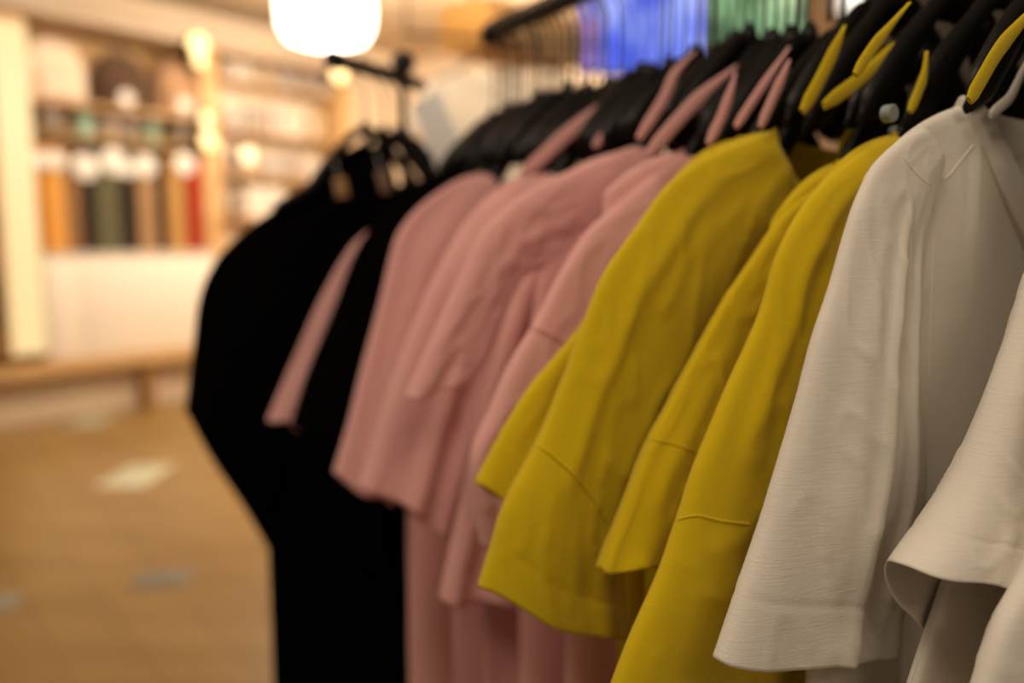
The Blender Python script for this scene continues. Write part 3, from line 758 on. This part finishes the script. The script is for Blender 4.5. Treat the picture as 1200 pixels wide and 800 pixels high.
PD = tee('t_shirt', 'nearest pink t-shirt, partly covered by the first yellow one', GW, M['pink'], .585, zn=.084, nk=.105, tip=(.195, .048), hem=-.65, halfb=.235, seed=24,
    O=[(812, 184), (785, 187), (745, 218), (712, 245), (680, 274), (650, 319), (620, 375), (590, 425), (566, 480), (546, 529), (548, 580), (558, 636)],
    I=[(820, 240), (790, 300), (750, 360), (710, 420), (670, 490), (640, 560), (625, 640)],
    sl=dict(PK, th=(.010, .016), fold=.003, seam=.50, seamk=.1), body=dict(fold=.014), hlabel=H('nearest pink shirt'),
    strips=[([(830, 169), (844, 140), (856, 108), (862, 85)], 15, .08), ([(862, 149), (880, 122), (905, 85), (925, 55)], 13, .10),
            ([(891, 149), (905, 117), (917, 90), (925, 70)], 14, .13)])
tee('t_shirt', 'pink t-shirt squeezed between the black ones, only its sleeve edge showing', GW, M['pink'], .035, zn=.085, nk=.11, tip=(.20, .04), hem=-.52, halfb=.17, seed=25,
    O=[(512, 205), (480, 225), (440, 262), (408, 290), (375, 345), (350, 400), (328, 450), (311, 490)],
    I=[(520, 260), (480, 300), (440, 350), (410, 400), (380, 450), (350, 502)],
    sl=dict(PK, th=(.006, .008)), hlabel=H('pink shirt squeezed between the black ones'))
stitch(YB, 'sleeve', M['yellow'], [(624, 516), (650, 536), (674, 558), (695, 584), (709, 608)], rad=.0011)
stitch(YC, 'sleeve', M['yellow'], [(758, 514), (785, 519), (812, 528)], rad=.0008)
stitch(YD, 'sleeve', M['yellow'], [(788, 612), (803, 606), (819, 604), (845, 610), (878, 614)], rad=.0009)
stitch(PD, 'sleeve', M['pink'], [(611, 388), (625, 384), (650, 394), (662, 402)], rad=.0014)
# black on the near rail
tee('t_shirt', 'black t-shirt on the near rail beside the farthest pink one', GW, M['black'], .13, zn=.086, nk=.112, tip=(.20, .044), hem=-.72, halfb=.235, seed=31,
    O=[(545, 200), (515, 206), (480, 228), (452, 262), (432, 300), (400, 370), (372, 440), (352, 500)],
    I=[(560, 260), (530, 320), (500, 400), (470, 480), (450, 540)],
    sl=dict(PK), hlabel=H('black shirt beside the farthest pink one'))
tee('t_shirt', 'black t-shirt on the near rail just before the squeezed pink one', GW, M['black'], .085, zn=.086, nk=.112, tip=(.20, .044), hem=-.72, halfb=.235, seed=32,
    O=[(530, 200), (500, 208), (465, 228), (430, 270), (412, 300), (385, 370), (360, 430), (338, 498)],
    I=[(545, 260), (510, 320), (480, 400), (450, 480), (430, 540)],
    sl=dict(PK), hlabel=H('black shirt before the squeezed pink one'))

for lab_, px_, rr_ in ((H('yellow shirt behind the first white one'), (1042, 133), .0060), (H('yellow shirt with the folded sleeve'), (1049, 154), .004)):
    ho = [o for o in COL.objects if o.get('label') == lab_][0]
    bpy.context.view_layer.update()
    P_ = V((ho.location.x-D.x*.03, ho.location.y-D.y*.03, 0)); u_, z_ = unp(0, px_[0], px_[1], P_)
    b = MB(); b.lathe([(rr_*.8, -.004), (rr_, -.003), (rr_, .003), (rr_*.8, .004)], (0, 0, 0), 18, axis='Y')
    b.build('size_marker', M['marker'], ho, loc=(u_, .03, z_-ho.location.z))

# empty hangers crowding the rail
used = [.99, .035, .085, .13, .18, .34, .43, .50, .585, .665, .705, .765, .815, .865, .935]
s = .008
while s < 1.0:
    if min(abs(s-u) for u in used) > .0125:
        hanger(R(s), 'narrow empty black plastic hanger crowded between the shirts on the near rail', 'empty black hangers on the near rail',
               yaw=random.uniform(-.05, .05), dz=random.uniform(-.006, .012), tilt=random.uniform(-.05, .05), arm=HSHORT if s < .6 else HMID)
        s += .020 if s < .5 else (.0135 if s < .8 else .04)
    else: s += .004

# ================================================================== SECOND RAIL WITH THE BLACK DRESSES
A2 = at(393, 70, 1.46); B2 = at(487, 98, 1.46*(A2.z-CAMH)/(A2.z-CAMH)); zz = A2.z
r = ray(487, 98); B2 = r*((zz-CAMH)/r.z)+V((0, 0, CAMH))
dirr = (B2-A2).normalized(); ang = math.atan2(dirr.y, dirr.x)
o = empty('display_stand', (B2.x, B2.y, 0), ang, label='black display stand with short arm and ball end, behind the near rail', cat='clothes stand')
LL = (B2-A2).length
b = MB(); b.sweep([(-LL, 0, zz), (.02, 0, zz)], .012, n=14); b.build('arm', M['blackmetal'], o)
b = MB(); b.lathe([(.001, -.022), (.012, -.019), (.020, -.010), (.023, 0), (.020, .010), (.012, .019), (.001, .022)], (-LL*.17, 0, zz+.032), 18); b.build('ball_finial', M['blackmetal'], o)
b = MB(); b.lathe([(.013, -.014), (.016, -.01), (.016, .01), (.013, .014)], (-LL, 0, zz), 18, axis='X'); b.build('end_cap', M['blackmetal'], o)
b = MB(); b.sweep([(-LL*.17, 0, .03), (-LL*.17, 0, zz+.0)], .0075, n=14); b.build('post', M['blackmetal'], o)
b = MB(); b.lathe([(.2, 0), (.2, .012), (.19, .018), (.03, .03)], (-LL*.17, 0, 0), n=36); b.build('base_plate', M['blackmetal'], o)
GD = 'black dresses on the display stand'
def P2(f): p = A2.lerp(B2, f); return V((p.x, p.y, 0))
def hang2(P, label): 
    h = hanger(P, label, 'hangers on the display stand', dz=0)
    for c in h.children:
        if c.name.startswith('hook'): c.location.z = zz-RAILZ
    return h
dresses = [
 (.86, 'long black dress at the back of the display stand', 41,
  [(450, 168), (415, 178), (372, 210), (335, 235), (296, 262), (267, 287), (247, 312), (232, 350), (225, 406), (216, 480)],
  [(470, 250), (420, 330), (380, 430), (345, 540), (312, 640)]),
 (.55, 'long black dress at the front of the display stand', 42,
  [(430, 165), (400, 180), (362, 214), (325, 242), (300, 268), (275, 300), (255, 345), (245, 400), (232, 486)],
  [(450, 250), (410, 330), (370, 430), (340, 520), (318, 600)])]
for f, lab, sd, O_, I_ in dresses:
    Pq = P2(f)
    c = hang2(Pq, 'black plastic hanger carrying the '+lab)
    edge = unp(0, 319, 760, Pq)[0]; hz = unp(0, 340, 799, Pq)[1]-CAMH-.06
    rt = tee('dress', lab, GD, M['black'], 0, zn=.11, nk=.10, tip=(.2, .05), hem=hz, halfb=edge, seed=sd, O=O_, I=I_, P=Pq,
             sl=dict(th=(.012, .02), fold=.003), body=dict(fold=.008, tk=.02), cat='dress')
    Lq = lambda x, y, dy: V((unp(0, x, y, Pq)[0], dy, unp(0, x, y, Pq)[1]-(CAMH+hz)))
    def card_tag(x, y, w, h, m, name, dy, lab2, tilt=0, rz=0):
        b = MB(); b.box((0, 0, 0), (w, .0015, h), .0004); ob = b.build(name, m, rt); ob.location = Lq(x, y, dy); ob.rotation_euler = (0, tilt, rz); ob['label'] = lab2
        b = MB(); b.sweep([(0, 0, h/2-.005), (0, 0, h/2+.03)], .0008); b.build('string', M['card'], ob)
    if sd == 42:
        card_tag(390, 221, .022, .034, M['tan'], 'swing_tag', .045, 'small tan card tag', .2)
        card_tag(439, 214, .020, .040, mat('taupe_card', (.25, .15, .10), .6), 'swing_tag', .045, 'small taupe card tag', .25)
    else:
        card_tag(499, 158, .062, .135, mat('bright_card', (.95, .92, .88), .5), 'swing_tag', .06, 'large white card tag', .42, -.85)
hang2(P2(.33), 'empty black hanger on the arm of the display stand, nearest its free end')
hang2(P2(.72), 'empty black hanger on the display stand between the two long dresses')

q = at(592, 76, 3.85); o = empty('clothes_rail', (q.x, q.y, q.z), math.pi+.25, label='thin rail hung from the ceiling far behind, carrying the pale t-shirts', cat='clothes rail')
b = MB(); b.sweep([(-.45, .0, .105), (.45, .0, .105)], .01); b.build('rail_tube', M['hookm'], o)
for sx in (-.43, .43):
    b = MB(); b.sweep([(sx, 0, .105), (sx, 0, CEILZ-q.z)], .006); b.build('suspension_rod', M['hookm'], o)
# pale t-shirts hanging far behind, below the orange wooden box
for (x, y, dep, lab, sd, sgn) in ((560, 82, 3.80, 'pale grey t-shirt hanging far behind, left of its twin', 51, 0), (628, 80, 3.92, 'cream t-shirt hanging far behind, right of the pale grey one', 52, 1)):
    q = at(x, y, dep); root = empty('t_shirt', (q.x, q.y, q.z-.72), math.pi+.25, label=lab, cat='t-shirt', group='pale t-shirts hanging far behind')
    mm = fabric('pale_jersey', (.62, .55, .46) if not sgn else (.74, .63, .50), .1)
    make_body(root, mm, 0, .72, .09, (.20, .67), .25, sd, nu=30, nv=36)
    for mi in (False, True):
        make_sleeve(root, mm, [(.17, .685), (.23, .65), (.29, .54), (.33, .46)], [(.15, .62), (.19, .54), (.21, .48), (.22, .44)], sd, mirror=mi, nt=30, nc=24, th=(.01, .02), yoff=(0, 0))
    neckband(root, mm, .72, .09, .085)
    b = MB(); b.sweep(curve3([(-.2, 0, .665), (-.1, 0, .71), (0, 0, .76), (.1, 0, .71), (.2, 0, .665)]), .006, .008, up=(0, 1, 0)); hp = b.build('coat_hanger', M['plastic'], loc=(q.x, q.y, q.z-.72), rz=math.pi+.25)
    tag(hp, 'black hanger of the '+lab.split(' hanging')[0]+' hanging far behind', 'clothes hanger')
    b = MB(); b.sweep([(0, 0, .76), (0, 0, .80)], .003); b.build('hook', M['hookm'], hp)
